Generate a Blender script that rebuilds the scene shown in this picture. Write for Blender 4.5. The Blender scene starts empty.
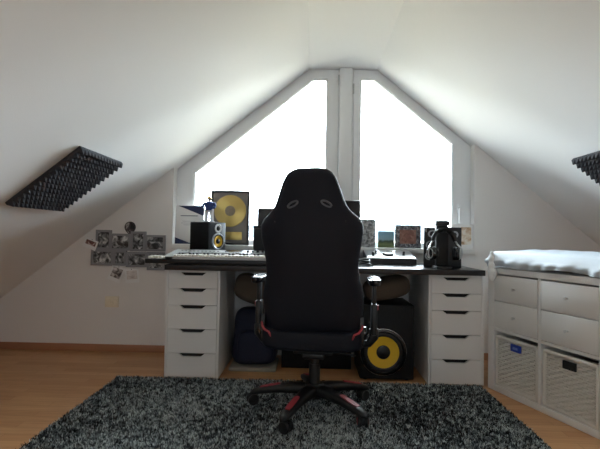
import bpy, bmesh, math, random
import numpy as np
from mathutils import Vector, Matrix, Euler

SC = bpy.context.scene
COL = SC.collection
R = math.radians
PI = math.pi
random.seed(7)

# ------------------------------------------------------------------ camera
cam_d = bpy.data.cameras.new('camera')
cam = bpy.data.objects.new('camera', cam_d)
COL.objects.link(cam)
F_PX, YAW, PITCH, ROLL, CAM_Z = 438.92, 0.0260, 0.0259, 0.0169, 0.9487
cam_d.sensor_fit = 'HORIZONTAL'
cam_d.sensor_width = 36.0
cam_d.lens = 36.0 * F_PX / 600.0
cam_d.clip_start = 0.02
cam_d.clip_end = 8000
fw = Vector((-math.sin(YAW) * math.cos(PITCH), math.cos(YAW) * math.cos(PITCH), math.sin(PITCH)))
r0 = Vector((math.cos(YAW), math.sin(YAW), 0))
u0 = r0.cross(fw)
rr = r0 * math.cos(ROLL) + u0 * math.sin(ROLL)
uu = -r0 * math.sin(ROLL) + u0 * math.cos(ROLL)
M = Matrix((rr, uu, -fw)).transposed().to_4x4()
M.translation = Vector((0, 0, CAM_Z))
cam.matrix_world = M
SC.camera = cam

# ------------------------------------------------------------------ daylight and exposure
SKY_FRONT, SKY_REAR = 36.0, 3.3     # hazy overcast: bright where the sun stands behind the cloud, dimmer on the far side
SKY_COLOR = (0.81, 0.915, 1.0, 1)
world = bpy.data.worlds.new('overcast_sky')
SC.world = world
world.use_nodes = True
wn = world.node_tree
wbg = wn.nodes['Background']
wbg.inputs['Color'].default_value = SKY_COLOR
wtc = wn.nodes.new('ShaderNodeTexCoord')
wsx = wn.nodes.new('ShaderNodeSeparateXYZ')
wmr = wn.nodes.new('ShaderNodeMapRange')
wmr.interpolation_type = 'SMOOTHSTEP'
wmr.inputs['From Min'].default_value = -0.4
wmr.inputs['From Max'].default_value = 0.9
wmr.inputs['To Min'].default_value = SKY_REAR
wmr.inputs['To Max'].default_value = SKY_FRONT
wn.links.new(wtc.outputs['Generated'], wsx.inputs[0])
wn.links.new(wsx.outputs['Y'], wmr.inputs['Value'])
wn.links.new(wmr.outputs['Result'], wbg.inputs['Strength'])

pl = bpy.data.lights.new('window_daylight_portal', 'AREA')
pl.shape = 'RECTANGLE'; pl.size = 2.5; pl.size_y = 1.6
pl.cycles.is_portal = True
plo = bpy.data.objects.new('window_daylight_portal', pl)
plo.location = (0.09, 3.74, 1.6)
plo.rotation_euler = (R(-90), 0, 0)
COL.objects.link(plo)
pl2 = bpy.data.lights.new('added_fill_window_portal', 'AREA')  # portal for the added rear window that supplies fill light
pl2.shape = 'RECTANGLE'; pl2.size = 2.0; pl2.size_y = 1.1
pl2.cycles.is_portal = True
plo2 = bpy.data.objects.new('added_fill_window_portal', pl2)
plo2.location = (0.15, -2.62, 1.35)
plo2.rotation_euler = (R(90), 0, 0)
COL.objects.link(plo2)

SC.view_settings.view_transform = 'Standard'
SC.view_settings.look = 'None'
SC.view_settings.exposure = 0.30
SC.view_settings.gamma = 1.0
SC.view_settings.use_curve_mapping = False
SC.cycles.max_bounces = 14
SC.cycles.diffuse_bounces = 10
SC.cycles.glossy_bounces = 4
SC.cycles.transparent_max_bounces = 12
SC.cycles.sample_clamp_indirect = 6.0


# ------------------------------------------------------------------ helpers
def lin(h):
    h = h.lstrip('#')
    o = []
    for i in (0, 2, 4):
        c = int(h[i:i + 2], 16) / 255
        o.append(c / 12.92 if c <= 0.04045 else ((c + 0.055) / 1.055) ** 2.4)
    return (*o, 1)


def mat(name, col, rough=0.5, metal=0.0, spec=0.5, bump=0.0, bscale=60, vary=0.0, vscale=8, sheen=0.0, coat=0.0):
    m = bpy.data.materials.new(name)
    m.use_nodes = True
    nt = m.node_tree
    b = nt.nodes['Principled BSDF']
    c = lin(col) if isinstance(col, str) else col
    b.inputs['Base Color'].default_value = c
    b.inputs['Roughness'].default_value = rough
    b.inputs['Metallic'].default_value = metal
    b.inputs['Specular IOR Level'].default_value = spec
    b.inputs['Coat Weight'].default_value = coat
    if sheen:
        b.inputs['Sheen Weight'].default_value = sheen
    tc = nt.nodes.new('ShaderNodeTexCoord')
    if vary:
        n = nt.nodes.new('ShaderNodeTexNoise')
        n.inputs['Scale'].default_value = vscale
        n.inputs['Detail'].default_value = 4
        nt.links.new(tc.outputs['Object'], n.inputs['Vector'])
        mx = nt.nodes.new('ShaderNodeMix'); mx.data_type = 'RGBA'
        mx.inputs['A'].default_value = tuple(max(0, v * (1 - vary)) for v in c[:3]) + (1,)
        mx.inputs['B'].default_value = tuple(min(1, v * (1 + vary)) for v in c[:3]) + (1,)
        nt.links.new(n.outputs['Fac'], mx.inputs['Factor'])
        nt.links.new(mx.outputs['Result'], b.inputs['Base Color'])
    if bump:
        n = nt.nodes.new('ShaderNodeTexNoise')
        n.inputs['Scale'].default_value = bscale
        n.inputs['Detail'].default_value = 3
        nt.links.new(tc.outputs['Object'], n.inputs['Vector'])
        bp = nt.nodes.new('ShaderNodeBump')
        bp.inputs['Strength'].default_value = bump
        bp.inputs['Distance'].default_value = 0.004
        nt.links.new(n.outputs['Fac'], bp.inputs['Height'])
        nt.links.new(bp.outputs['Normal'], b.inputs['Normal'])
    return m


def photo_mat(name, cols, scale=12, seed=0.0, rough=0.35, detail=2.5):
    """a printed picture: soft patches of the given colours"""
    m = bpy.data.materials.new(name)
    m.use_nodes = True
    nt = m.node_tree
    b = nt.nodes['Principled BSDF']
    b.inputs['Roughness'].default_value = rough
    tc = nt.nodes.new('ShaderNodeTexCoord')
    mp = nt.nodes.new('ShaderNodeMapping')
    mp.inputs['Location'].default_value = (seed, seed * 1.7, seed * 0.6)
    n = nt.nodes.new('ShaderNodeTexNoise')
    n.inputs['Scale'].default_value = scale
    n.inputs['Detail'].default_value = detail
    n.inputs['Distortion'].default_value = 0.8
    rp = nt.nodes.new('ShaderNodeValToRGB')
    k = len(cols)
    el = rp.color_ramp.elements
    while len(el) < k:
        el.new(0.5)
    for i, c in enumerate(cols):
        el[i].position = 0.32 + 0.36 * i / (k - 1)
        el[i].color = lin(c)
    nt.links.new(tc.outputs['Object'], mp.inputs['Vector'])
    nt.links.new(mp.outputs['Vector'], n.inputs['Vector'])
    nt.links.new(n.outputs['Fac'], rp.inputs['Fac'])
    nt.links.new(rp.outputs['Color'], b.inputs['Base Color'])
    return m


class B:
    """collects shapes into one mesh"""
    def __init__(self):
        self.bm = bmesh.new()

    def _xf(self, verts, T):
        if T is not None:
            bmesh.ops.transform(self.bm, matrix=T, verts=verts)

    def box(self, x0, y0, z0, x1, y1, z1, bev=0.0, seg=2, T=None):
        bm = self.bm
        r = bmesh.ops.create_cube(bm, size=1.0)
        vs = r['verts']
        S = Matrix.Translation(((x0 + x1) / 2, (y0 + y1) / 2, (z0 + z1) / 2)) @ Matrix.Diagonal((abs(x1 - x0), abs(y1 - y0), abs(z1 - z0), 1))
        bmesh.ops.transform(bm, matrix=S, verts=vs)
        if bev > 0:
            es = list({e for v in vs for e in v.link_edges})
            rb = bmesh.ops.bevel(bm, geom=es, offset=bev, segments=seg, profile=0.5, affect='EDGES')
            vs = list({v for f in rb['faces'] for v in f.verts} | {v for v in vs if v.is_valid})
        self._xf(vs, T)
        return self

    def prism(self, poly, axis, lo, hi, T=None):
        """poly of 2-D points extruded along axis: 'y' -> (x,z), 'x' -> (y,z), 'z' -> (x,y)"""
        bm = self.bm
        def P(a, b, t):
            return {'y': (a, t, b), 'x': (t, a, b), 'z': (a, b, t)}[axis]
        A = [bm.verts.new(P(a, b, lo)) for a, b in poly]
        C = [bm.verts.new(P(a, b, hi)) for a, b in poly]
        n = len(poly)
        fs = [bm.faces.new(A), bm.faces.new(C[::-1])]
        for i in range(n):
            j = (i + 1) % n
            fs.append(bm.faces.new((A[i], C[i], C[j], A[j])))
        bmesh.ops.recalc_face_normals(bm, faces=fs)
        self._xf(A + C, T)
        return self

    def ring(self, outer, inner, lo, hi, T=None):
        """flat frame between two polygons (x,z) with matching corners, extruded along y"""
        bm = self.bm
        n = len(outer)
        L = []
        for poly in (outer, inner):
            L.append(([bm.verts.new((a, lo, b)) for a, b in poly], [bm.verts.new((a, hi, b)) for a, b in poly]))
        (oa, ob), (ia, ib) = L
        fs = []
        for i in range(n):
            j = (i + 1) % n
            fs += [bm.faces.new((oa[i], oa[j], ia[j], ia[i])), bm.faces.new((ob[i], ib[i], ib[j], ob[j])),
                   bm.faces.new((oa[i], ob[i], ob[j], oa[j])), bm.faces.new((ia[i], ia[j], ib[j], ib[i]))]
        bmesh.ops.recalc_face_normals(bm, faces=fs)
        self._xf(oa + ob + ia + ib, T)
        return self

    def loft(self, rings, cap=True, T=None, closed=True):
        bm = self.bm
        V = [[bm.verts.new(p) for p in r] for r in rings]
        fs = []
        n = len(rings[0])
        for a, b in zip(V[:-1], V[1:]):
            for i in range(n if closed else n - 1):
                j = (i + 1) % n
                fs.append(bm.faces.new((a[i], a[j], b[j], b[i])))
        if cap and closed:
            fs += [bm.faces.new(V[0][::-1]), bm.faces.new(V[-1])]
        bmesh.ops.recalc_face_normals(bm, faces=fs)
        self._xf([v for r in V for v in r], T)
        return self

    def cyl(self, p0, p1, r0, r1=None, seg=20):
        r1 = r0 if r1 is None else r1
        p0, p1 = Vector(p0), Vector(p1)
        d = (p1 - p0).normalized()
        a = d.orthogonal().normalized()
        b = d.cross(a)
        cs = [(math.cos(2 * PI * i / seg), math.sin(2 * PI * i / seg)) for i in range(seg)]
        return self.loft([[p + (a * c + b * s) * r for c, s in cs] for p, r in ((p0, r0), (p1, r1))])

    def lathe(self, prof, o=(0, 0, 0), axis=(0, 0, 1), seg=32, cap=True):
        """prof: (radius, along axis)"""
        o = Vector(o)
        d = Vector(axis).normalized()
        a = d.orthogonal().normalized()
        b = d.cross(a)
        cs = [(math.cos(2 * PI * i / seg), math.sin(2 * PI * i / seg)) for i in range(seg)]
        return self.loft([[o + d * h + (a * c + b * s) * max(r, 1e-4) for c, s in cs] for r, h in prof], cap=cap)

    def tube(self, pts, r, seg=10, flat=1.0):
        pts = [Vector(p) for p in pts]
        rings = []
        up = None
        for i, p in enumerate(pts):
            d = (pts[min(i + 1, len(pts) - 1)] - pts[max(i - 1, 0)]).normalized()
            if up is None:
                up = d.orthogonal().normalized()
            up = (up - d * up.dot(d)).normalized()
            s = d.cross(up)
            ri = r[i] if isinstance(r, (list, tuple)) else r
            rings.append([p + (up * math.cos(2 * PI * k / seg) + s * math.sin(2 * PI * k / seg) * flat) * ri for k in range(seg)])
        return self.loft(rings)

    def ball(self, c, rx, ry=None, rz=None, seg=16):
        ry = rx if ry is None else ry
        rz = rx if rz is None else rz
        r = bmesh.ops.create_uvsphere(self.bm, u_segments=seg, v_segments=max(6, seg // 2), radius=1.0)
        bmesh.ops.transform(self.bm, matrix=Matrix.Translation(c) @ Matrix.Diagonal((rx, ry, rz, 1)), verts=r['verts'])
        return self

    def build(self, name, m, parent=None, angle=35, flat=False):
        me = bpy.data.meshes.new(name)
        self.bm.to_mesh(me)
        self.bm.free()
        if not flat:
            for p in me.polygons:
                p.use_smooth = True
            me.set_sharp_from_angle(angle=R(angle))
        me.materials.append(m)
        o = bpy.data.objects.new(name, me)
        COL.objects.link(o)
        if parent is not None:
            o.parent = parent
        return o


def tag(o, label=None, cat=None, group=None, kind=None):
    if label: o['label'] = label
    if cat: o['category'] = cat
    if group: o['group'] = group
    if kind: o['kind'] = kind
    return o


def thing(name, label, cat, loc=(0, 0, 0), rz=0.0, group=None, rx=0.0, ry=0.0):
    o = bpy.data.objects.new(name, None)
    o.empty_display_size = 0.05
    COL.objects.link(o)
    o.location = loc
    o.rotation_euler = (rx, ry, rz)
    return tag(o, label, cat, group)


def struct(name, b, m, parent=None, **k):
    o = b.build(name, m, parent, **k)
    if parent is None:
        o['kind'] = 'structure'
    return o


def kids(o):
    return list(o.children)


def copy_tree(o, parent=None, name=None):
    c = o.copy()
    COL.objects.link(c)
    if parent is not None:
        c.parent = parent
    for ch in kids(o):
        copy_tree(ch, c)
    return c


# ------------------------------------------------------------------ materials
def floor_material():
    m = bpy.data.materials.new('oak_laminate')
    m.use_nodes = True
    nt = m.node_tree
    b = nt.nodes['Principled BSDF']
    b.inputs['Roughness'].default_value = 0.38
    tc = nt.nodes.new('ShaderNodeTexCoord')
    br = nt.nodes.new('ShaderNodeTexBrick')
    br.offset = 0.37
    br.inputs['Scale'].default_value = 1.0
    br.inputs['Brick Width'].default_value = 0.42
    br.inputs['Row Height'].default_value = 0.066
    br.inputs['Mortar Size'].default_value = 0.0009
    br.inputs['Bias'].default_value = 0.0
    br.inputs['Color1'].default_value = lin('#c08e60')
    br.inputs['Color2'].default_value = lin('#d0a274')
    br.inputs['Mortar'].default_value = lin('#a07448')
    nt.links.new(tc.outputs['Object'], br.inputs['Vector'])
    mp = nt.nodes.new('ShaderNodeMapping')
    mp.inputs['Scale'].default_value = (3, 60, 1)
    n = nt.nodes.new('ShaderNodeTexNoise')
    n.inputs['Scale'].default_value = 1.2
    n.inputs['Detail'].default_value = 5
    nt.links.new(tc.outputs['Object'], mp.inputs['Vector'])
    nt.links.new(mp.outputs['Vector'], n.inputs['Vector'])
    mx = nt.nodes.new('ShaderNodeMix'); mx.data_type = 'RGBA'; mx.blend_type = 'MULTIPLY'
    rp = nt.nodes.new('ShaderNodeValToRGB')
    rp.color_ramp.elements[0].position = 0.3
    rp.color_ramp.elements[0].color = (0.8, 0.76, 0.72, 1)
    rp.color_ramp.elements[1].position = 0.7
    rp.color_ramp.elements[1].color = (1, 1, 1, 1)
    nt.links.new(n.outputs['Fac'], rp.inputs['Fac'])
    mx.inputs['Factor'].default_value = 1
    nt.links.new(br.outputs['Color'], mx.inputs['A'])
    nt.links.new(rp.outputs['Color'], mx.inputs['B'])
    nt.links.new(mx.outputs['Result'], b.inputs['Base Color'])
    return m


def glass_material():
    m = bpy.data.materials.new('window_glass')
    m.use_nodes = True
    nt = m.node_tree
    nt.nodes.remove(nt.nodes['Principled BSDF'])
    out = nt.nodes['Material Output']
    t = nt.nodes.new('ShaderNodeBsdfTransparent')
    t.inputs['Color'].default_value = (0.97, 0.985, 0.98, 1)
    g = nt.nodes.new('ShaderNodeBsdfGlossy')
    g.inputs['Roughness'].default_value = 0.01
    f = nt.nodes.new('ShaderNodeFresnel')
    f.inputs['IOR'].default_value = 1.3
    mx = nt.nodes.new('ShaderNodeMixShader')
    nt.links.new(f.outputs[0], mx.inputs[0])
    nt.links.new(t.outputs[0], mx.inputs[1])
    nt.links.new(g.outputs[0], mx.inputs[2])
    nt.links.new(mx.outputs[0], out.inputs['Surface'])
    return m


WALL = mat('white_wall_paint', '#e6e4e2', 0.85, bump=0.12, bscale=180)
CEIL = mat('white_ceiling_paint', '#e8e8e8', 0.85, bump=0.1, bscale=180)
FLOOR = floor_material()
BASE = mat('wood_baseboard', '#a9785a', 0.5, vary=0.12, vscale=10)
KNOBM = mat('pale_metal', '#cfcfcf', 0.3, 0.5)
UPVC = mat('white_window_frame', '#e4e6e8', 0.35)
SILLM = mat('white_sill', '#e6e6e4', 0.4)
GLASS = glass_material()
METAL = mat('brushed_metal', '#b8b8b8', 0.35, 1.0)
WHITEF = mat('white_furniture', '#e2e1df', 0.42)
SHADEGAP = mat('recess_shade', '#141414', 0.8)  # near-black colour standing in for shade inside recesses
DESK = mat('black_brown_desk', '#1d1a1c', 0.32, vary=0.2, vscale=20)
BLACKP = mat('black_plastic', '#141416', 0.4)
BLACKG = mat('black_gloss', '#0e0e10', 0.18, coat=0.4)
BLACKV = mat('black_vinyl', '#0e0e10', 0.5, spec=0.3)
LEATHER = mat('black_leather', '#12151f', 0.6, spec=0.25, bump=0.15, bscale=220)
ARMP = mat('black_arm_pad', '#111114', 0.22)
RED = mat('red_plastic', '#a03a42', 0.45)
SILVER = mat('silver_plastic', '#a9abad', 0.4, 0.3)
SILVERB = mat('bright_silver_panel', '#d6d8da', 0.28, 0.55)
WKEY = mat('ivory_key', '#ece9e2', 0.3)
BKEY = mat('black_key', '#161616', 0.35)
YELLOW = mat('yellow_kevlar', '#e0b21a', 0.5, bump=0.3, bscale=400)
GOLD = mat('gold_disc', '#cbb26c', 0.3, 0.75)
FOAM = mat('charcoal_foam', '#3e3e42', 0.95, spec=0.1, bump=0.3, bscale=300)
GREYF = mat('grey_frame', '#88888c', 0.5)
BLUEF = mat('blue_backpack_cloth', '#12172e', 0.8, bump=0.3, bscale=150)
BROWNF = mat('brown_cushion_cloth', '#54483c', 0.9, bump=0.3, bscale=150)
WICKER = mat('white_wicker', '#dedbd4', 0.65)
MATC = mat('pale_blue_white_cover', '#cfd9e2', 0.6, bump=0.25, bscale=40)
TOWEL = mat('white_cloth', '#e8ebec', 0.9, bump=0.5, bscale=120)
PAPER = mat('white_paper', '#e9e9e9', 0.6)
CREAM = mat('cream_socket', '#e5dcc8', 0.4)
NAVY = mat('navy_print', '#1c2b55', 0.5)
BLUETAG = mat('blue_tag', '#1d3aa0', 0.5)

# ------------------------------------------------------------------ room shell
YB = 3.506                     # inner face of the gable wall
YO = 3.70                      # its outer face
Y0 = -2.4                      # wall behind
XL, XR = -2.85, 2.95
ZC = 2.327
XA, XB = -0.0386, 0.518        # edges of the level strip of ceiling
SL, SR = 0.781, 0.811
OX0, OX1 = -1.1175, 1.2888     # window opening
ZS = 0.865                     # sill top


def zl(x): return ZC + SL * (x - XA)
def zr(x): return ZC - SR * (x - XB)


struct('floor', B().box(XL - 0.1, Y0 - 0.2, -0.12, XR + 0.1, YO, 0.0), FLOOR, flat=True)

c = B()
t = 0.16
nl = Vector((-SL, 1)).normalized() * t
nr = Vector((SR, 1)).normalized() * t
inner = [(XL - 0.1, zl(XL - 0.1)), (XA, ZC), (XB, ZC), (XR + 0.1, zr(XR + 0.1))]
outer = [(inner[0][0] + nl[0], inner[0][1] + nl[1]), (XA + nl[0] * 0.4, ZC + t), (XB + nr[0] * 0.4, ZC + t), (inner[3][0] + nr[0], inner[3][1] + nr[1])]
for i in range(3):
    c.prism([inner[i], inner[i + 1], outer[i + 1], outer[i]], 'y', Y0 - 0.2, YO + 0.02)
struct('ceiling', c, CEIL, flat=True)

w = B()
w.prism([(XL, 0), (OX0, 0), (OX0, zl(OX0)), (XL, zl(XL))], 'y', YB, YO)
w.prism([(OX1, 0), (XR, 0), (XR, zr(XR)), (OX1, zr(OX1))], 'y', YB, YO)
w.prism([(OX0, 0), (OX1, 0), (OX1, 0.825), (OX0, 0.825)], 'y', YB, YO)
struct('wall_back', w, WALL, flat=True)
struct('wall_left', B().box(XL - 0.1, Y0, 0, XL, YO, zl(XL) + 0.02), WALL, flat=True)
struct('wall_right', B().box(XR, Y0, 0, XR + 0.1, YO, zr(XR) + 0.02), WALL, flat=True)
# the opposite gable, behind the photographer, gets an unseen window added for fill light
RX0, RX1, RZ0, RZ1 = -0.85, 1.15, 0.80, 1.60
wr = B()
wr.prism([(XL, 0), (RX0, 0), (RX0, zl(RX0)), (XL, zl(XL))], 'y', Y0 - 0.2, Y0)
wr.prism([(RX1, 0), (XR, 0), (XR, zr(XR)), (RX1, zr(RX1))], 'y', Y0 - 0.2, Y0)
wr.box(RX0, Y0 - 0.2, 0, RX1, Y0, RZ0)
wr.prism([(RX0, RZ1), (RX1, RZ1), (RX1, zr(RX1)), (XB, ZC), (XA, ZC), (RX0, zl(RX0))], 'y', Y0 - 0.2, Y0)
struct('wall_rear', wr, WALL, flat=True)

bb = B()
bb.box(XL, YB - 0.014, 0, -0.9575, YB, 0.055, 0.003)
bb.box(1.14, YB - 0.014, 0, XR, YB, 0.055, 0.003)
struct('baseboard_back', bb, BASE)
struct('baseboard_left', B().box(XL, Y0, 0, XL + 0.014, YB - 0.014, 0.055, 0.003), BASE)
struct('baseboard_right', B().box(XR - 0.014, Y0, 0, XR, YB - 0.014, 0.055, 0.003), BASE)

# sill, mullion and the two casements
struct('trim_1', B().box(OX0, YB - 0.022, 0.825, OX1, 3.66, ZS, 0.004), SILLM)
struct('trim_2', B().box(0.212, 3.555, ZS, 0.318, 3.67, ZC, 0.006), UPVC)
PFRONT = 3.600


def casement(name, fo, so, gl, handle, hinges):
    root = bpy.data.objects.new(name, None)
    COL.objects.link(root)
    root['kind'] = 'structure'
    B().ring(fo, so, PFRONT, 3.67).build('outer_frame', UPVC, root, angle=20)
    s = B()
    s.ring(so, gl, 3.580, 3.655)
    s.build('sash', UPVC, root, angle=20)
    # glazing bead
    cx = sum(p[0] for p in gl) / len(gl); cz = sum(p[1] for p in gl) / len(gl)
    sh = [(cx + (x - cx) * 0.983, cz + (z - cz) * 0.983) for x, z in gl]
    B().ring(gl, sh, 3.591, 3.628).build('glazing_bead', UPVC, root, angle=20)
    B().prism(gl, 'y', 3.614, 3.620).build('glass_pane', GLASS, root, flat=True)
    hx, hz = handle
    h = B()
    h.box(hx - 0.014, 3.568, hz - 0.035, hx + 0.014, 3.581, hz + 0.035, 0.004)
    h.cyl((hx, 3.581, hz + 0.005), (hx, 3.540, hz + 0.005), 0.009, seg=14)
    h.box(hx - 0.010, 3.530, hz - 0.115, hx + 0.010, 3.544, hz + 0.018, 0.005)
    h.build('window_handle', UPVC, root)
    for x, z in hinges:
        B().cyl((x, 3.573, z - 0.042), (x, 3.573, z + 0.042), 0.007, seg=12).build('hinge', METAL, root)
    return root


casement('window_1',
         [(OX0, ZS), (0.216, ZS), (0.216, ZC), (XA, ZC), (OX0, zl(OX0))],
         [(-1.072, ZS + 0.012), (0.204, ZS + 0.012), (0.204, ZC - 0.026), (-0.026, ZC - 0.026), (-1.072, 1.482)],
         [(-0.975, 0.895), (0.112, 0.895), (0.112, 2.247), (0.004, 2.247), (-0.975, 1.452)],
         (-1.02, 1.13), [(0.207, 2.23), (0.207, 1.0)])
casement('window_2',
         [(0.321, ZS), (OX1, ZS), (OX1, zr(OX1)), (XB, ZC), (0.321, ZC)],
         [(0.332, ZS + 0.012), (1.244, ZS + 0.012), (1.244, 1.713), (0.505, ZC - 0.026), (0.332, ZC - 0.026)],
         [(0.390, 0.895), (1.140, 0.895), (1.140, 1.722), (0.494, 2.25), (0.390, 2.25)],
         (1.186, 1.19), [(0.326, 2.16), (0.326, 1.0)])

w3 = bpy.data.objects.new('added_fill_window', None)  # window added out of view to brighten the room from behind
COL.objects.link(w3)
w3['kind'] = 'structure'
B().ring([(RX0, RZ0), (RX1, RZ0), (RX1, RZ1), (RX0, RZ1)], [(RX0 + 0.07, RZ0 + 0.07), (RX1 - 0.07, RZ0 + 0.07), (RX1 - 0.07, RZ1 - 0.07), (RX0 + 0.07, RZ1 - 0.07)], Y0 - 0.16, Y0 - 0.09).build('sash', UPVC, w3, angle=20)
B().box(RX0 + 0.07, Y0 - 0.128, RZ0 + 0.07, RX1 - 0.07, Y0 - 0.122, RZ1 - 0.07).build('glass_pane', GLASS, w3, flat=True)

# the country outside, seen just over the sill
g = B()
g.box(-900, 3.9, -6.5, 900, 1500, -6.0)
GROUND = mat('pale_fields', '#b0a48c', 0.9, vary=0.5, vscale=0.01)
struct('ground', g, GROUND, flat=True)
hb = B()
rng = random.Random(3)
N = 60
hts = [24 + 12 * math.sin(i * 0.37) + 7 * math.sin(i * 1.1 + 1) + rng.random() * 3 for i in range(N)]
rings = []
for i in range(N):
    x = -900 + 1800 * i / (N - 1)
    hh = hts[i] * (0.8 + 0.5 * (x > 100))
    rings.append([(x, 1000, -7), (x, 1120, hh * 0.6), (x, 1250, hh), (x, 1400, hh * 0.7), (x, 1500, -7)])
hb.loft(rings)
struct('hills', hb, mat('hazy_blue_hills', '#3a4c58', 0.9, vary=0.3, vscale=0.02))


# ------------------------------------------------------------------ rug
rug = thing('rug', 'grey shaggy rug with black and pale grey pile on the wooden floor', 'rug', (-0.075, 2.035, 0.001))
RX, RY = 1.165, 0.815
B().box(-RX, -RY, 0, RX, RY, 0.010, 0.003).build('backing', mat('rug_backing', '#2a2c2e', 0.95), rug)


def pile():
    rs = np.random.RandomState(5)
    n = 150000
    x = rs.uniform(-RX, RX, n); y = rs.uniform(-RY, RY, n)
    base = np.stack([x, y, np.full(n, 0.008)], 1)
    az = rs.uniform(0, 2 * PI, n)
    lean = rs.uniform(0.1, 0.95, n)
    h = rs.uniform(0.012, 0.022, n)
    d = np.stack([np.cos(az) * np.sin(lean), np.sin(az) * np.sin(lean), np.cos(lean)], 1)
    sd = np.stack([-np.sin(az), np.cos(az), np.zeros(n)], 1)
    wdt = rs.uniform(0.0014, 0.0026, n)[:, None]
    mid = base + d * (h * 0.55)[:, None]
    d2 = d.copy(); d2[:, 2] *= 0.55
    tip = mid + d2 * (h * 0.55)[:, None]
    tip[:, 2] = np.maximum(tip[:, 2], 0.012)
    v = np.stack([base - sd * wdt, base + sd * wdt, mid + sd * wdt * 1.1, mid - sd * wdt * 1.1, tip + sd * wdt * 0.5, tip - sd * wdt * 0.5], 1)
    me = bpy.data.meshes.new('pile')
    me.vertices.add(n * 6)
    me.vertices.foreach_set('co', v.reshape(-1))
    idx = np.arange(n)[:, None] * 6
    q = np.concatenate([idx + np.array([[0, 1, 2, 3]]), idx + np.array([[3, 2, 4, 5]])], 1).reshape(-1)
    me.loops.add(n * 8)
    me.loops.foreach_set('vertex_index', q.astype(np.int32))
    me.polygons.add(n * 2)
    me.polygons.foreach_set('loop_start', (np.arange(n * 2) * 4).astype(np.int32))
    me.polygons.foreach_set('loop_total', np.full(n * 2, 4, np.int32))
    me.update()
    # the yarns are dyed black, grey and pale blue-grey, in loose drifts
    fld = np.zeros(n)
    for k in range(14):
        fx, fy = rs.uniform(-9, 9, 2)
        fld += np.sin(x * fx + y * fy + rs.uniform(0, 6.28))
    fld /= fld.std()
    gx = np.floor((x + 0.004 * rs.normal(0, 1, n)) / 0.011).astype(np.int64); gy = np.floor((y + 0.004 * rs.normal(0, 1, n)) / 0.014).astype(np.int64)
    tuft = rs.normal(0, 1, (512, 512))[gx % 512, gy % 512]          # blades of one tuft share one yarn
    p = 0.85 * tuft + 0.45 * rs.normal(0, 1, n) + 0.26 * fld
    pal = np.array([lin('#1f2224'), lin('#4c5356'), lin('#8a9496'), lin('#c6d0d0')])
    ci = np.digitize(p, [-0.6, 0.05, 0.75])
    cc = np.repeat(pal[ci], 6, axis=0).astype(np.float32)
    at = me.color_attributes.new('yarn', 'FLOAT_COLOR', 'POINT')
    at.data.foreach_set('color', cc.reshape(-1))
    m = bpy.data.materials.new('shag_yarn')
    m.use_nodes = True
    nt = m.node_tree
    b = nt.nodes['Principled BSDF']
    b.inputs['Roughness'].default_value = 0.8
    b.inputs['Specular IOR Level'].default_value = 0.25
    a = nt.nodes.new('ShaderNodeAttribute'); a.attribute_name = 'yarn'
    nt.links.new(a.outputs['Color'], b.inputs['Base Color'])
    me.materials.append(m)
    o = bpy.data.objects.new('pile', me)
    COL.objects.link(o)
    o.parent = rug
    o['kind'] = 'stuff'


pile()

# ------------------------------------------------------------------ desk and drawer units
DX0, DX1, DY0, DY1 = -0.953, 1.118, 2.842, 3.482
DZ0, DZ1 = 0.712, 0.748
desk = B().box(DX0, DY0, DZ0, DX1, DY1, DZ1, 0.003).build('desktop', DESK)
tag(desk, 'long black desktop lying across the two white drawer units', 'desktop')


def drawer_unit(x0, y0, label):
    W_, D_, H_ = 0.36, 0.575, 0.711
    root = thing('drawer_unit', label, 'drawer unit', (x0, y0, 0), group='white drawer units under the desk')
    cs = B()
    p = 0.016
    cs.box(0, 0.0, 0, p, D_, H_, 0.0015)
    cs.box(W_ - p, 0.0, 0, W_, D_, H_, 0.0015)
    cs.box(p, 0.012, H_ - 0.018, W_ - p, D_, H_)
    cs.box(p, 0.012, 0, W_ - p, D_, 0.03)
    cs.box(p, D_ - 0.012, 0.03, W_ - p, D_, H_ - 0.018)
    cs.build('carcass', WHITEF, root)
    hs = [0.108, 0.111, 0.157, 0.158, 0.158]
    z = H_ - 0.0145
    for h in hs:
        zt, zb = z - 0.0015, z - h + 0.0015
        zm = zt - 0.021
        cx = W_ / 2
        # drawer front with the slanted finger notch cut out of its top edge
        poly = [(p + 0.002, zb), (W_ - p - 0.002, zb), (W_ - p - 0.002, zt), (cx + 0.088, zt), (cx + 0.060, zm), (cx - 0.060, zm), (cx - 0.088, zt), (p + 0.002, zt)]
        d = B()
        d.prism(poly, 'y', -0.002, 0.016)
        dr = d.build('drawer', WHITEF, root, flat=True)
        k = B().box(cx - 0.09, 0.0175, zm - 0.004, cx + 0.09, 0.03, zt, 0).build('notch_shade', SHADEGAP, dr, flat=True)  # dark sheet painting the shade inside the notch
        z -= h
    return root


drawer_unit(-0.957, 2.897, 'white five-drawer unit under the left end of the desk')
drawer_unit(0.7725, 2.897, 'white five-drawer unit under the right end of the desk, beside the cube cabinet')

# ------------------------------------------------------------------ cube cabinet at right, turned towards the room
ANG = R(-70.85)
KX, KY = 1.1500, 2.853
kroot = thing('cube_cabinet', 'white four-square cabinet with four drawers above two open basket bays', 'cabinet', (KX, KY, 0), ANG)
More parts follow.
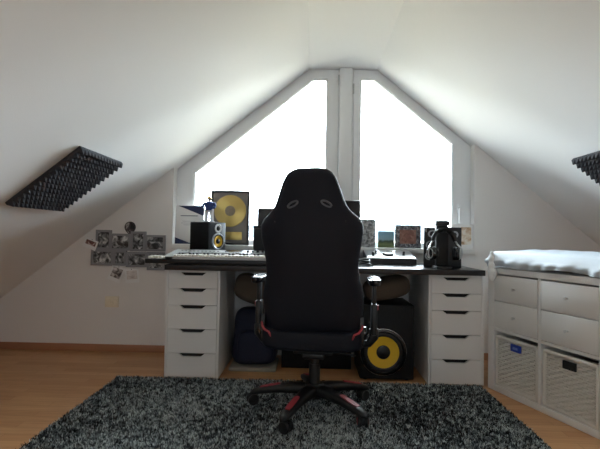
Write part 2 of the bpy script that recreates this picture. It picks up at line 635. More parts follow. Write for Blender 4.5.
# local x runs along the front (towards the camera), local y runs back into the cabinet
KW, KD, KH = 0.77, 0.39, 0.768
fr = B()
e = 0.036
fr.box(-0.014, 0, 0, e, KD, KH, 0.002)
fr.box(KW - e, 0, 0, KW, KD, KH, 0.002)
fr.box(e, 0, KH - e, KW - e, KD, KH, 0.002)
fr.box(e, 0, 0, KW - e, KD, e, 0.002)
fr.box(KW / 2 - 0.009, 0.001, e, KW / 2 + 0.009, KD, KH - e)
fr.box(e, 0.001, KH / 2 - 0.009, KW - e, KD, KH / 2 + 0.009)
fr.box(e, KD - 0.008, e, KW - e, KD - 0.002, KH - e)
fr.build('carcass', WHITEF, kroot)
bays = [(e, KW / 2 - 0.009), (KW / 2 + 0.009, KW - e)]
for x0, x1 in bays:
    zz = [KH / 2 + 0.009, (KH / 2 + 0.009 + KH - e) / 2, KH - e]
    for i in range(2):
        d = B().box(x0 + 0.003, -0.002, zz[i] + 0.002, x1 - 0.003, 0.016, zz[i + 1] - (0.009 if i else 0.002), 0.002)
        d.box(x0 + 0.02, 0.016, zz[i] + 0.012, x1 - 0.02, KD - 0.03, zz[i + 1] - 0.02)
        dr = d.build('drawer', WHITEF, kroot)
        cx, cz = (x0 + x1) / 2, (zz[i] + zz[i + 1]) / 2
        B().lathe([(0.005, 0), (0.004, 0.010), (0.008, 0.014), (0.0085, 0.019), (0.005, 0.021)], (cx, -0.002, cz), (0, -1, 0), seg=18).build('knob', KNOBM, dr)

kM = Matrix.Translation((KX, KY, 0)) @ Matrix.Rotation(ANG, 4, 'Z')




def wicker_basket(lx0, lx1, label, tagmat, tagname):
    W_, D_, H_ = lx1 - lx0 - 0.012, 0.35, 0.315
    o = kM @ Vector((lx0 + 0.006, 0.006, e + 0.001))
    root = thing('wicker_basket', label, 'basket', o, ANG, 'white wicker baskets in the cabinet')
    b = B()
    bm = b.bm
    rows, per, stakes, sub = 21, 6, 12, 6
    z0, z1 = 0.012, H_ - 0.020

    def face(fn, n_st, hole=False):
        nx, nz = n_st * sub, rows * per
        V = []
        for j in range(nz + 1):
            row = []
            z = z0 + (z1 - z0) * j / nz
            r = j // per
            rowb = abs(math.sin(PI * (j / per)))
            for i in range(nx + 1):
                s = i / nx
                ph = math.cos(PI * (s * n_st + r))
                edge = min(1, 8 * s, 8 * (1 - s))
                bump = -0.013 + rowb ** 0.35 * (0.018 + 0.0085 * ph * edge)
                row.append(bm.verts.new(fn(s, z, bump)))
            V.append(row)
        for j in range(nz):
            for i in range(nx):
                if hole and 0.39 < (i + .5) / nx < 0.61 and 0.80 < (j + .5) / nz < 0.93:
                    continue
                bm.faces.new((V[j][i], V[j][i + 1], V[j + 1][i + 1], V[j + 1][i]))
    face(lambda s, z, h: (W_ * s, 0.016 - h, z), stakes, False)
    face(lambda s, z, h: (W_ * (1 - s), D_ - 0.012 + h, z), stakes)
    face(lambda s, z, h: (0.010 - h, D_ * (1 - s), z), stakes)
    face(lambda s, z, h: (W_ - 0.010 + h, D_ * s, z), stakes)
    b.box(0.012, 0.014, 0.0, W_ - 0.012, D_ - 0.014, 0.012)
    b.build('woven_body', WICKER, root, angle=80)
    rp_ = [(0.008, 0.008), (W_ - 0.008, 0.008), (W_ - 0.008, D_ - 0.008), (0.008, D_ - 0.008)]
    for nm_, zz_, rr_ in (('rim', H_ - 0.012, 0.011), ('base_rim', 0.010, 0.009)):
        rim = B()
        for i in range(4):
            a, c_ = rp_[i], rp_[(i + 1) % 4]
            rim.cyl((a[0], a[1], zz_), (c_[0], c_[1], zz_), rr_, seg=12)
        rim.build(nm_, WICKER, root)
    for sx in (0.010, W_ - 0.010):
        B().cyl((sx, 0.007, 0.01), (sx, 0.007, H_ - 0.012), 0.009, seg=12).build('corner_post', WICKER, root)
    for k in range(stakes + 1):
        pass
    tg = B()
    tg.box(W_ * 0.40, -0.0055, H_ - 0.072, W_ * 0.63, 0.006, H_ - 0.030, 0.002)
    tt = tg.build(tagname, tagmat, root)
    if tagmat is BLUETAG:
        B().box(W_ * 0.46, -0.0068, H_ - 0.058, W_ * 0.57, -0.0050, H_ - 0.044, 0.0005).build('tag_mark', mat('tag_mark_blue', '#6f86c8', 0.5), tt)
    return root


wicker_basket(bays[0][0], bays[0][1], 'white wicker basket with a blue tag, in the left bay beside the drawer unit', BLUETAG, 'blue_tag')
wicker_basket(bays[1][0], bays[1][1], 'white wicker basket with a dark block standing in for its shaded handle hole, in the right bay of the cabinet', SHADEGAP, 'hole_shade_block')  # dark block in place of the shade in a handle hole

# padded mat on the cabinet
pad = thing('changing_mat', 'padded mat in a wrinkled pale blue-white cover on top of the cabinet', 'mat', (KX, KY, KH), ANG)


def mat_mesh():
    b = B()
    bm = b.bm
    nx, ny = 70, 36
    rs = random.Random(11)
    ws = [(rs.uniform(6, 26), rs.uniform(-22, 22), rs.uniform(0, 6.28), rs.uniform(0.2, 1)) for _ in range(9)]
    x0, x1, y0, y1 = -0.010, 0.86, -0.012, 0.40

    def S(u, v):
        x = x0 + (x1 - x0) * u; y = y0 + (y1 - y0) * v
        ex = min(u, 1 - u) * (x1 - x0); ey = min(v, 1 - v) * (y1 - y0)
        ed = min(ex, ey)
        f = min(1.0, ed / 0.045)
        h = 0.060 + 0.044 * math.sqrt(max(0, 1 - (1 - f) ** 2))
        h += 0.012 * min(1, max(0, (y - 0.1) / 0.25))
        wv = sum(a * abs(math.sin((x * k + y * l) * 0.9 + p)) for k, l, p, a in ws) * 0.0030 - 0.006
        return x, y, h + wv * (0.4 + 0.6 * f)
    top = [[bm.verts.new(S(i / nx, j / ny)) for i in range(nx + 1)] for j in range(ny + 1)]
    for j in range(ny):
        for i in range(nx):
            bm.faces.new((top[j][i], top[j][i + 1], top[j + 1][i + 1], top[j + 1][i]))
    # skirt hanging in folds down to the cabinet top
    per = [(i, 0) for i in range(nx + 1)] + [(nx, j) for j in range(1, ny + 1)] + [(i, ny) for i in range(nx - 1, -1, -1)] + [(0, j) for j in range(ny - 1, 0, -1)]
    P = len(per)
    prev = [top[j][i] for i, j in per]
    lev = 7
    for q in range(1, lev + 1):
        cur = []
        for k, (i, j) in enumerate(per):
            v = top[j][i].co
            s = k / P * 60
            fold = 0.011 * math.sin(s * 1.3 + 2 * math.sin(s * 0.31)) + 0.006 * math.sin(s * 2.9 + q * 0.5)
            tq = q / lev
            nxn = (-1 if i == 0 else 1 if i == nx else 0); nyn = (-1 if j == 0 else 1 if j == ny else 0)
            bul = 0.010 * math.sin(PI * min(1, tq * 1.1)) + fold * tq
            zb = 0.004 + 0.016 * (0.5 + 0.5 * math.sin(s * 0.55 + 1.0)) * (1 if j == 0 else 0)
            cur.append(bm.verts.new((v.x + nxn * bul, v.y + nyn * bul, v.z * (1 - tq) + zb * tq)))
        for k in range(P):
            k2 = (k + 1) % P
            bm.faces.new((prev[k], cur[k], cur[k2], prev[k2]))
        prev = cur
    bm.faces.new(prev)
    bmesh.ops.recalc_face_normals(bm, faces=bm.faces[:])
    return b


mat_mesh().build('cover', MATC, pad, angle=70)
# bunched cloth corner that hangs over the cabinet's edge
cb = B()
for (x, y, z, r_) in [(0.044, -0.026, -0.030, 0.034), (0.052, -0.028, -0.052, 0.028), (0.042, -0.024, 0.010, 0.030), (0.066, -0.024, -0.030, 0.026), (0.036, -0.020, 0.050, 0.026), (0.030, -0.012, 0.085, 0.020)]:
    cb.ball((x, y, z), r_ * 0.85, r_ * 0.65, r_ * 1.15, 14)
co = cb.build('bunched_corner', TOWEL, pad, angle=80)
md = co.modifiers.new('merge', 'REMESH'); md.mode = 'VOXEL'; md.voxel_size = 0.005; md.use_smooth_shade = True
md = co.modifiers.new('smooth', 'SMOOTH'); md.iterations = 6; md.factor = 0.6


# ------------------------------------------------------------------ foam panels on the slopes
def foam_panel(label, origin, ux, uy, un, sx, sy, n):
    """origin: corner on the slope; ux, uy directions in the slope; un into the room"""
    ux, uy, un = (Vector(v).normalized() for v in (ux, uy, un))
    root = thing('acoustic_foam_panel', label, 'foam panel', origin, group='foam panels on the sloped ceiling')
    Mx = Matrix((ux, uy, un)).transposed().to_4x4()
    root.rotation_euler = Mx.to_euler()
    B().box(0, 0, 0.001, sx, sy, 0.018).build('foam_base', FOAM, root, flat=True)
    b = B()
    bm = b.bm
    px, py = sx / n, sy / n
    for i in range(n):
        for j in range(n):
            x, y = i * px, j * py
            q = [bm.verts.new((x, y, 0.017)), bm.verts.new((x + px, y, 0.017)), bm.verts.new((x + px, y + py, 0.017)), bm.verts.new((x, y + py, 0.017))]
            cx, cy, k = x + px / 2, y + py / 2, px * 0.06
            tq = [bm.verts.new((cx - k, cy - k, 0.040)), bm.verts.new((cx + k, cy - k, 0.040)), bm.verts.new((cx + k, cy + k, 0.040)), bm.verts.new((cx - k, cy + k, 0.040))]
            for a in range(4):
                c_ = (a + 1) % 4
                bm.faces.new((q[a], q[c_], tq[c_], tq[a]))
            bm.faces.new(tq)
    b.build('foam_pyramids', FOAM, root, flat=True)
    return root


dl = Vector((-1, 0, -SL)).normalized()
foam_panel('dark pyramid-textured foam panel on the left sloped ceiling', (-1.222, 2.766, zl(-1.222)), (0, -1, 0), dl, Vector((0, -1, 0)).cross(dl), 0.505, 0.495, 14)
dr_ = Vector((1, 0, -SR)).normalized()
foam_panel('dark pyramid-textured foam panel on the right sloped ceiling, cut off by the photo edge', (1.597, 2.215, zr(1.597)), (0, 1, 0), dr_, Vector((0, 1, 0)).cross(dr_), 0.505, 0.495, 14)


# ------------------------------------------------------------------ photo collage on the gable wall
CY = YB - 0.001
ox, oz = -1.766, 0.984          # upper left of the collage patch
def cpx(u, v):                  # position on the wall, measured from the patch's corner in mm-like units
    return -1.823 + (u) * 0.001255, 1.077 - v * 0.001235 - (u) * 0.00002


coll = thing('photo_collage_frame', 'grey multi-opening picture frame with eight black and white photos on the gable wall', 'picture frame', (-1.46, CY, 0.70))
frs = [(72, 85, 172, 212), (166, 106, 300, 214), (300, 88, 396, 216), (390, 108, 522, 212), (45, 214, 190, 315), (190, 214, 274, 312), (272, 222, 408, 318), (408, 218, 520, 334)]
for k, (a, b_, c_, d_) in enumerate(frs):
    x0, z1 = cpx(a, b_); x1, z0 = cpx(c_, d_)
    x0 += 1.46; x1 += 1.46; z0 -= 0.70; z1 -= 0.70
    dp = -0.018 - 0.003 * (k % 3)
    bw = 0.018
    f = B()
    f.ring([(x0, z0), (x1, z0), (x1, z1), (x0, z1)], [(x0 + bw, z0 + bw), (x1 - bw, z0 + bw), (x1 - bw, z1 - bw), (x0 + bw, z1 - bw)], dp, 0)
    fo = f.build('frame', GREYF, coll, angle=20)
    B().box(x0 + bw, dp + 0.006, z0 + bw, x1 - bw, -0.001, z1 - bw).build(
        'photo', photo_mat('monochrome_photo_%d' % k, ['#1c1c1e', '#4a4a4c', '#8c8c8e', '#d8d8d8'], 22 + 5 * (k % 3), seed=k * 3.1), fo, flat=True)

lo = [((0, 150), 'small tilted reddish snapshot pinned at the left of the collage frame', ['#3a2024', '#8a4a4a', '#d8c8c4'], (5, 178, 88, 178), -0.42, 0.072, 0.055),
      ]


def snapshot(label, u, v, w_, h_, rot, cols, seed):
    x, z = cpx(u, v)
    root = thing('snapshot', label, 'photo', (x, CY - 0.0225, z), ry=rot, group='loose snapshots around the collage frame')
    B().box(-w_ / 2, -0.001, -h_ / 2, w_ / 2, 0.0, h_ / 2).build('paper', PAPER, root, flat=True)
    B().box(-w_ / 2 + 0.014, -0.0016, -h_ / 2 + 0.030, w_ / 2 - 0.014, -0.001, h_ / 2 - 0.014).build('print', photo_mat('snap_%d' % seed, cols, 26, seed), root, flat=True)
    B().ball((0, -0.002, h_ / 2 - 0.004), 0.004, 0.004, 0.004, 10).build('pin', GREYF, root)
    return root


snapshot('small reddish snapshot pinned at a tilt at the left end of the collage frame', 42, 178, 0.112, 0.080, 0.36, ['#2c2426', '#7a5250', '#c9bab6'], 21)
snapshot('white-bordered snapshot hanging at a tilt below the collage frame', 214, 366, 0.108, 0.125, 0.36, ['#2c2a2c', '#7c7472', '#d8d4d2'], 22)
snapshot('pale white-bordered snapshot hanging straight below the collage frame', 316, 376, 0.112, 0.112, -0.10, ['#a89a98', '#cfc6c2', '#e0dad6'], 23)

hx, hz = cpx(290, 62)
orn = thing('photo_ornament', 'dark rounded photo ornament tapering to a point, above the collage frame', 'photo', (hx, CY, hz))
hp = []
for i in range(40):
    a = 2 * PI * i / 40
    hp.append((0.044 * math.cos(a) * (1 - 0.32 * max(0, -math.sin(a)) ** 1.5), 0.046 * math.sin(a) if math.sin(a) > 0 else 0.056 * math.sin(a)))
B().prism(hp, 'y', -0.012, 0).build('backing', mat('ornament_dark', '#2a2628', 0.5), orn, flat=True)
B().prism([(x * 0.86, z * 0.86) for x, z in hp], 'y', -0.0135, -0.0119).build('print', photo_mat('ornament_print', ['#1c1a1c', '#5a5052', '#d8d4d2'], 20, 9.3), orn, flat=True)

# double wall socket
so = thing('wall_socket', 'cream double wall socket low on the gable wall below the photo collage', 'socket', (-1.592, YB, 0.394))
B().box(-0.056, -0.010, -0.044, 0.056, 0, 0.044, 0.004).build('plate', CREAM, so)
for xc in (-0.027, 0.027):
    B().lathe([(0.021, 0.0), (0.021, 0.004), (0.018, 0.005), (0.017, 0.001), (0.0005, 0.001)], (xc, -0.0095, 0), (0, -1, 0), 24, cap=False).build('socket_well', CREAM, so)

# ------------------------------------------------------------------ keyboards
sp = thing('stage_piano', 'long black keyboard whose left end sticks out past the desk, under the silver keyboard', 'keyboard', (-1.095, 2.872, DZ1))
B().box(0, 0, 0.003, 1.27, 0.285, 0.034, 0.005).build('body', BLACKP, sp)
for x in (0.20, 1.15):
    for y in (0.03, 0.25):
        B().cyl((x, y, 0), (x, y, 0.004), 0.012, seg=12).build('rubber_foot', BLACKP, sp)
for k in range(5):
    B().box(0.012 + k * 0.024, 0.03, 0.034, 0.030 + k * 0.024, 0.13, 0.050, 0.002).build('white_button', WKEY, sp)

KT = R(13)
kb = thing('synth_keyboard', 'silver keyboard with white and black keys, left of the gaming chair', 'keyboard', (-0.957, 2.862, DZ1 + 0.034 + 0.001))
KBW = 0.97
body = B()
body.prism([(0, 0), (0.265, 0), (0.265, 0.052), (0.240, 0.056), (0.150, 0.042), (0.145, 0.018), (0.010, 0.018), (0.0, 0.014)], 'x', 0, KBW)
body.prism([(0.0, 0.0), (0.15, 0.0), (0.155, 0.044), (0.02, 0.026), (0.0, 0.016)], 'x', 0, 0.050)
body.prism([(0.0, 0.0), (0.15, 0.0), (0.155, 0.044), (0.02, 0.026), (0.0, 0.016)], 'x', KBW - 0.050, KBW)
body.build('body', SILVER, kb, angle=25)
wk = B().box(0.0007, 0.006, 0.016, 0.0231, 0.148, 0.030, 0.0015)
wk0 = None
nW = 36
pitch = (KBW - 0.104) / nW
for k in range(nW):
    if wk0 is None:
        o = wk0 = wk.build('white_key', WKEY, kb)
    else:
        o = wk0.copy(); COL.objects.link(o); o.parent = kb
    o.location = (0.052 + k * pitch, 0, 0)
bk0 = None
for k in range(nW - 1):
    if k % 7 in (2, 6):
        continue
    if bk0 is None:
        o = bk0 = B().box(-0.0058, 0.055, 0.028, 0.0058, 0.147, 0.041, 0.002).build('black_key', BKEY, kb)
    else:
        o = bk0.copy(); COL.objects.link(o); o.parent = kb
    o.location = (0.052 + (k + 1) * pitch, 0, 0)


def onpanel(x, t):   # a point on the sloping control panel
    return Vector((x, 0.150 + 0.090 * t, 0.042 + 0.014 * t))


kn0 = None
for k in range(8):
    if kn0 is None:
        o = kn0 = B().lathe([(0.009, 0), (0.009, 0.008), (0.007, 0.012)], (0, 0, 0), (0, -0.15, 0.99), 14).build('black_knob', BLACKP, kb)
    else:
        o = kn0.copy(); COL.objects.link(o); o.parent = kb
    o.location = onpanel(0.52 + k * 0.034, 0.30)
scr = B().box(-0.06, -0.03, 0, 0.06, 0.03, 0.003, 0.001).build('display', BLACKG, kb)
scr.location = onpanel(0.42, 0.55); scr.rotation_euler = (math.atan2(0.014, 0.090), 0, 0)
for k in range(10):
    o = B().box(-0.006, -0.004, 0, 0.006, 0.004, 0.004, 0.001).build('panel_button', GREYF, kb)
    o.location = onpanel(0.06 + k * 0.028, 0.35); o.rotation_euler = (math.atan2(0.014, 0.090), 0, 0)


# ------------------------------------------------------------------ speakers
def driver(parent, o, rad, ring_m, cone_m, cap_m, nm, axis=(0, -1, 0)):
    rg = B().lathe([(rad * 1.0, 0.0), (rad * 1.16, 0.0), (rad * 1.16, 0.005), (rad * 1.05, 0.007), (rad, 0.004)], o, axis, 40, cap=False).build(nm + '_ring', ring_m, parent)
    cn = B().lathe([(rad, 0.001), (rad * 0.94, 0.004), (rad * 0.86, 0.001), (rad * 0.80, 0.0015), (rad * 0.36, -rad * 0.30)], o, axis, 40, cap=False)
    sur = B().lathe([(rad * 1.0, 0.0015), (rad * 0.95, 0.006), (rad * 0.88, 0.006), (rad * 0.82, 0.0017)], o, axis, 40, cap=False).build(nm + '_surround', BLACKP, rg)
    cn.build(nm + '_cone', cone_m, rg)
    B().lathe([(rad * 0.36, -rad * 0.30), (rad * 0.30, -rad * 0.16), (rad * 0.16, -rad * 0.08), (0.0005, -rad * 0.05)], o, axis, 28, cap=False).build(nm + '_cap', cap_m, rg)
    return rg


def hollow_front(w_, h_, d_, holes, wall=0.016):
    """speaker box with its front left open behind the baffle; the baffle has round holes"""
    b = B()
    b.box(0, 0.012, 0, w_, d_, h_, 0.003)
    return b


# low riser that lifts the small speaker above the keyboard
rs_ = thing('speaker_riser', 'low dark riser under the small yellow-coned speaker, hidden behind the silver keyboard', 'stand', (-0.748, 3.19, DZ1), math.atan2(0.84, 0.54))
B().box(0.004, 0.0, 0.066, 0.161, 0.194, 0.081, 0.003).build('top_plate', BLACKP, rs_)
B().box(0.025, 0.025, 0.0, 0.140, 0.170, 0.066, 0.003).build('pedestal', BLACKP, rs_)

# small bookshelf speaker with a yellow woofer, turned to face the chair
NRM = Vector((0.84, -0.54, 0)).normalized()
bs = thing('bookshelf_speaker', 'small black speaker with a yellow woofer standing behind the silver keyboard', 'speaker', (-0.748, 3.19, DZ1 + 0.082), math.atan2(NRM.x, -NRM.y))
SW, SD, SH = 0.165, 0.200, 0.210
BAFF = mat('grey_baffle', '#3a3e44', 0.4)
B().box(0, 0.006, 0, SW, SD, SH, 0.002).build('cabinet', BLACKV, bs)
B().box(0.001, -0.010, 0.001, SW - 0.001, 0.006, SH - 0.001, 0.004).build('baffle', BAFF, bs)
wof = bpy.data.objects.new('tmp', None)
RING = mat('silver_ring', '#c6c8ca', 0.3, 0.7)


def flat_driver(parent, cx, cz, y, rad, ring_m, cone_m, nm, capm):
    """driver set on the face of a baffle at depth y, dished into its own ring"""
    o = (cx, y, cz)
    rg = B().lathe([(rad * 1.18, 0.0), (rad * 1.18, 0.006), (rad * 1.08, 0.010), (rad * 1.0, 0.008), (rad * 0.98, 0.002)], o, (0, -1, 0), 44, cap=False).build(nm, ring_m, parent)
    B().lathe([(rad * 1.0, 0.005), (rad * 0.95, 0.009), (rad * 0.86, 0.009), (rad * 0.80, 0.006)], o, (0, -1, 0), 44, cap=False).build('surround', BLACKP, rg)
    B().lathe([(rad * 0.81, 0.0068), (rad * 0.55, 0.0036), (rad * 0.34, 0.0012), (0.0005, 0.0008)], o, (0, -1, 0), 44, cap=False).build('cone', cone_m, rg)
    B().lathe([(rad * 0.36, 0.001), (rad * 0.33, 0.006), (rad * 0.20, 0.010), (0.0005, 0.0115)], o, (0, -1, 0), 32, cap=False).build('dust_cap', capm, rg)
    return rg


flat_driver(bs, SW / 2, 0.068, -0.010, 0.052, RING, YELLOW, 'woofer', BLACKP)
tw = B().lathe([(0.034, 0), (0.034, 0.005), (0.030, 0.007), (0.018, 0.003)], (SW / 2, -0.010, 0.164), (0, -1, 0), 36, cap=False).build('tweeter', mat('white_ring', '#d8d8da', 0.35), bs)
B().lathe([(0.019, 0.002), (0.013, 0.010), (0.0005, 0.013)], (SW / 2, -0.010, 0.164), (0, -1, 0), 28, cap=False).build('dome', BLACKP, tw)

# large black subwoofer under the desk
sw = thing('floor_speaker', 'big black floor speaker with a large yellow cone under the desk', 'speaker', (0.336, 2.945, 0.0))
B().box(0, 0.006, 0.012, 0.355, 0.36, 0.500, 0.004).build('cabinet', BLACKV, sw)
B().box(0.002, -0.012, 0.014, 0.353, 0.006, 0.498, 0.004).build('baffle', mat('black_baffle', '#0f0f11', 0.6, spec=0.3), sw)
flat_driver(sw, 0.152, 0.190, -0.012, 0.128, BLACKG, YELLOW, 'woofer', BLACKP)
B().lathe([(0.146, 0.0), (0.150, 0.003), (0.154, 0.0)], (0.152, -0.0225 + 0.0105, 0.190), (0, -1, 0), 48, cap=False).build('chrome_trim', METAL, sw)
for x in (0.04, 0.315):
    for y in (0.04, 0.31):
        B().cyl((x, y, 0), (x, y, 0.013), 0.016, seg=12).build('foot', BLACKP, sw)


def soft_block(name, m, parent, cx, cy, z0, w_, d_, h_, seed, T=None, pw=4.0, amp=0.012, taper=0.0):
    b = B()
    rs = random.Random(seed)
    ws = [(rs.uniform(5, 18), rs.uniform(5, 18), rs.uniform(5, 18), rs.uniform(0, 6)) for _ in range(5)]
    rings = []
    nv, nu = 22, 36
    for j in range(nv + 1):
        ph = -PI / 2 + PI * j / nv
        rad = max(0.02, abs(math.cos(ph)) ** (2 / pw)); zz = math.copysign(abs(math.sin(ph)) ** (2 / pw), math.sin(ph))
        r_ = []
        for i in range(nu):
            a = 2 * PI * i / nu
            cx_ = math.copysign(abs(math.cos(a)) ** (2 / pw), math.cos(a)); sy_ = math.copysign(abs(math.sin(a)) ** (2 / pw), math.sin(a))
            tp = 1 - taper * (zz + 1) / 2
            x, y, z = cx_ * rad * w_ / 2 * tp, sy_ * rad * d_ / 2 * tp, zz * h_ / 2
            n_ = sum(math.sin(x * p + y * q + z * s + t_) for p, q, s, t_ in ws) / 5 * amp
            k = 1 + n_ / 0.15
            r_.append((cx + x * k, cy + y * k, z0 + h_ / 2 + z * (1 + n_ / 0.3)))
        rings.append(r_)
    b.loft(rings, T=T)
    return b.build(name, m, parent, angle=80)


# things stowed under the desk
bk = thing('backpack', 'dark blue backpack standing on the floor in the shade under the desk', 'backpack', (-0.395, 3.22, 0.0))
soft_block('bag_body', BLUEF, bk, 0, 0, 0.02, 0.34, 0.28, 0.40, 4, taper=0.12)
soft_block('front_pocket', BLUEF, bk, 0.02, -0.135, 0.06, 0.26, 0.10, 0.22, 5)
B().box(-0.165, -0.165, 0.0, 0.165, 0.12, 0.028, 0.010).build('pale_base', mat('pale_base_cloth', '#8f897c', 0.8), bk)

cu = thing('cushion', 'brown cushion slumped on top of the blue backpack under the desk', 'cushion', (-0.40, 3.17, 0.455), group='brown cushions under the desk')
soft_block('cover', BROWNF, cu, 0, 0, 0.0, 0.36, 0.24, 0.20, 8, T=Matrix.Rotation(R(17), 4, 'Y'), pw=3.2)
cu2 = thing('cushion', 'brown cushion slumped on top of the big floor speaker under the desk', 'cushion', (0.545, 3.10, 0.520), group='brown cushions under the desk')
soft_block('cover', BROWNF, cu2, 0, 0, 0.0, 0.32, 0.24, 0.155, 9, T=Matrix.Rotation(R(-12), 4, 'Y'), pw=3.2)


ub = thing('shade_crate', 'black lidded crate added to deepen the shade under the desk, mostly hidden behind the gaming chair', 'crate', (-0.20, 3.17, 0.0))
B().box(0, 0, 0, 0.50, 0.30, 0.36, 0.006).build('crate_body', BLACKV, ub)  # invented dark block that deepens the under-desk shade
B().box(-0.006, -0.006, 0.36, 0.506, 0.306, 0.385, 0.006).build('lid', BLACKP, ub)


def monitor_speaker(label, x0, y0, w_, d_, h_):
    root = thing('monitor_speaker', label, 'speaker', (x0, y0, DZ1))
    B().box(0, 0.004, 0, w_, d_, h_, 0.004).build('cabinet', BLACKV, root)
    B().box(0.002, -0.012, 0.002, w_ - 0.002, 0.004, h_ - 0.002, 0.006).build('baffle', BLACKP, root)
    flat_driver(root, w_ / 2, h_ * 0.36, -0.012, w_ * 0.33, BLACKG, BLACKV, 'woofer', BLACKP)
    t_ = B().lathe([(0.026, 0), (0.026, 0.004), (0.012, 0.001)], (w_ / 2, -0.012, h_ * 0.78), (0, -1, 0), 28, cap=False).build('tweeter', BLACKG, root)
    return root


monitor_speaker('black box speaker just left of the chair back, behind the keyboard', -0.405, 3.275, 0.20, 0.18, 0.405)
monitor_speaker('tall black box speaker half hidden behind the right shoulder of the chair', 0.165, 3.275, 0.20, 0.18, 0.472)
lb = thing('storage_box', 'low black box in front of the black speaker at the left of the chair back', 'box', (-0.418, 3.162, DZ1))
B().box(0, 0, 0, 0.16, 0.080, 0.250, 0.003).build('box_body', BLACKV, lb)
B().box(-0.002, -0.002, 0.250, 0.162, 0.082, 0.272, 0.004).build('lid', BLACKP, lb)

# figurine on the bookshelf speaker
fg = thing('figurine', 'small figurine in a blue top and white trousers standing on the small speaker', 'figurine', (-0.772, 3.285, DZ1 + 0.082 + SH))
fg.scale = (1.4, 1.4, 1.0)
FB = mat('figurine_blue', '#27407e', 0.5); FW = mat('figurine_white', '#d9dce2', 0.5); FS = mat('figurine_skin', '#b98d6e', 0.5); FG = mat('figurine_gold', '#c8ae5a', 0.4, 0.4)
B().lathe([(0.030, 0), (0.030, 0.008), (0.026, 0.010)], (0, 0, 0), seg=24).build('stand', FW, fg)
lg = B()
for s in (-1, 1):
    lg.tube([(s * 0.015, 0, 0.010), (s * 0.014, 0, 0.05), (s * 0.011, 0, 0.098)], [0.010, 0.0105, 0.014])
    lg.ball((s * 0.016, -0.006, 0.014), 0.009, 0.015, 0.006, 10)
lg.build('trousers', FW, fg)
tp = B()
tp.lathe([(0.020, 0.088), (0.022, 0.105), (0.026, 0.135), (0.024, 0.150), (0.009, 0.158)], seg=20)
for s in (-1, 1):
    tp.tube([(s * 0.024, 0, 0.146), (s * 0.034, -0.004, 0.125), (s * 0.030, -0.016, 0.105)], [0.009, 0.008, 0.007])
tp.build('top', FB, fg)
hd = B()
hd.cyl((0, 0, 0.155), (0, 0, 0.166), 0.006, seg=12)
hd.ball((0, -0.001, 0.176), 0.012, 0.0125, 0.0145, 16)
hd.ball((0, -0.0135, 0.175), 0.002, 0.003, 0.003, 8)
hd.build('head', FS, fg)
B().lathe([(0.0135, 0.178), (0.012, 0.186), (0.006, 0.194), (0.002, 0.206), (0.0005, 0.210)], (0, 0.001, 0), seg=18).build('pointed_hat', FG, fg)

# ------------------------------------------------------------------ framed things on the sill
LEAN = -0.055


def board(name, label, cat, x0, x1, z1, y, group=None):
    h = z1 - ZS
    root = thing(name, label, cat, ((x0 + x1) / 2, y, ZS + 0.001), rx=LEAN, group=group)
    return root, (x1 - x0), h


ct, w_, h_ = board('certificate', 'white certificate with navy corner triangles propped at the left end of the sill', 'certificate', -1.100, -0.868, 1.180, 3.514)
B().box(-w_ / 2, -0.004, 0, w_ / 2, 0.004, h_, 0.001).build('acrylic_board', PAPER, ct)
B().prism([(-w_ / 2 + 0.02, h_ - 0.004), (w_ / 2 - 0.003, h_ - 0.004), (w_ / 2 - 0.003, h_ - 0.085)], 'y', -0.0052, -0.004).build('navy_corner', NAVY, ct, flat=True)
B().prism([(-w_ / 2 + 0.003, 0.004), (w_ / 2 - 0.09, 0.004), (-w_ / 2 + 0.003, 0.055)], 'y', -0.0052, -0.004).build('navy_corner', NAVY, ct, flat=True)
INK = mat('grey_ink', '#6a6e7c', 0.6)
for k, (a, b_, zz, tt) in enumerate([(-0.075, 0.065, h_ - 0.088, 0.006), (-0.06, 0.05, h_ - 0.130, 0.002), (-0.07, 0.06, h_ - 0.145, 0.002), (-0.05, 0.04, h_ - 0.160, 0.002)]):
    B().box(a, -0.0048, zz, b_, -0.004, zz + tt).build('printed_line', INK, ct, flat=True)

gr, w_, h_ = board('gold_record', 'framed gold record with a gold plaque propped in front of the left window', 'framed record', -0.815, -0.500, 1.305, 3.512)
B().ring([(-w_ / 2, 0), (w_ / 2, 0), (w_ / 2, h_), (-w_ / 2, h_)], [(-w_ / 2 + 0.018, 0.018), (w_ / 2 - 0.018, 0.018), (w_ / 2 - 0.018, h_ - 0.018), (-w_ / 2 + 0.018, h_ - 0.018)], -0.012, 0.010).build('frame', BLACKG, gr, angle=20)
B().box(-w_ / 2 + 0.018, 0.0, 0.018, w_ / 2 - 0.018, 0.008, h_ - 0.018).build('mount', mat('grey_mount', '#857f7a', 0.6), gr, flat=True)
dsc = B()
prof = [(0.003, 0.004)]
for k in range(26):
    r_ = 0.042 + k * 0.0034
    prof.append((r_, 0.004 + (0.0006 if k % 2 else 0)))
prof.append((0.130, 0.0))
dsc.lathe(prof, (0, 0.0, h_ - 0.165), (0, -1, 0), 64, cap=False)
dc = dsc.build('gold_disc', GOLD, gr, angle=20)
B().lathe([(0.042, 0.0045), (0.042, 0.0055), (0.0005, 0.0055)], (0, 0, h_ - 0.165), (0, -1, 0), 40, cap=False).build('record_label', mat('record_label_print', '#8c7e68', 0.5, vary=0.3, vscale=40), dc)
B().box(-0.100, -0.004, 0.042, 0.100, 0.0, 0.105, 0.001).build('plaque', GOLD, gr)

pr, w_, h_ = board('patterned_picture', 'grey patterned picture on the sill, partly behind the chair back', 'picture', 0.372, 0.510, 1.090, 3.512)
B().box(-w_ / 2, -0.006, 0, w_ / 2, 0.006, h_, 0.001).build('canvas', photo_mat('grey_pattern', ['#55585c', '#9a9ea2', '#d0d4d8'], 40, 2.2), pr)

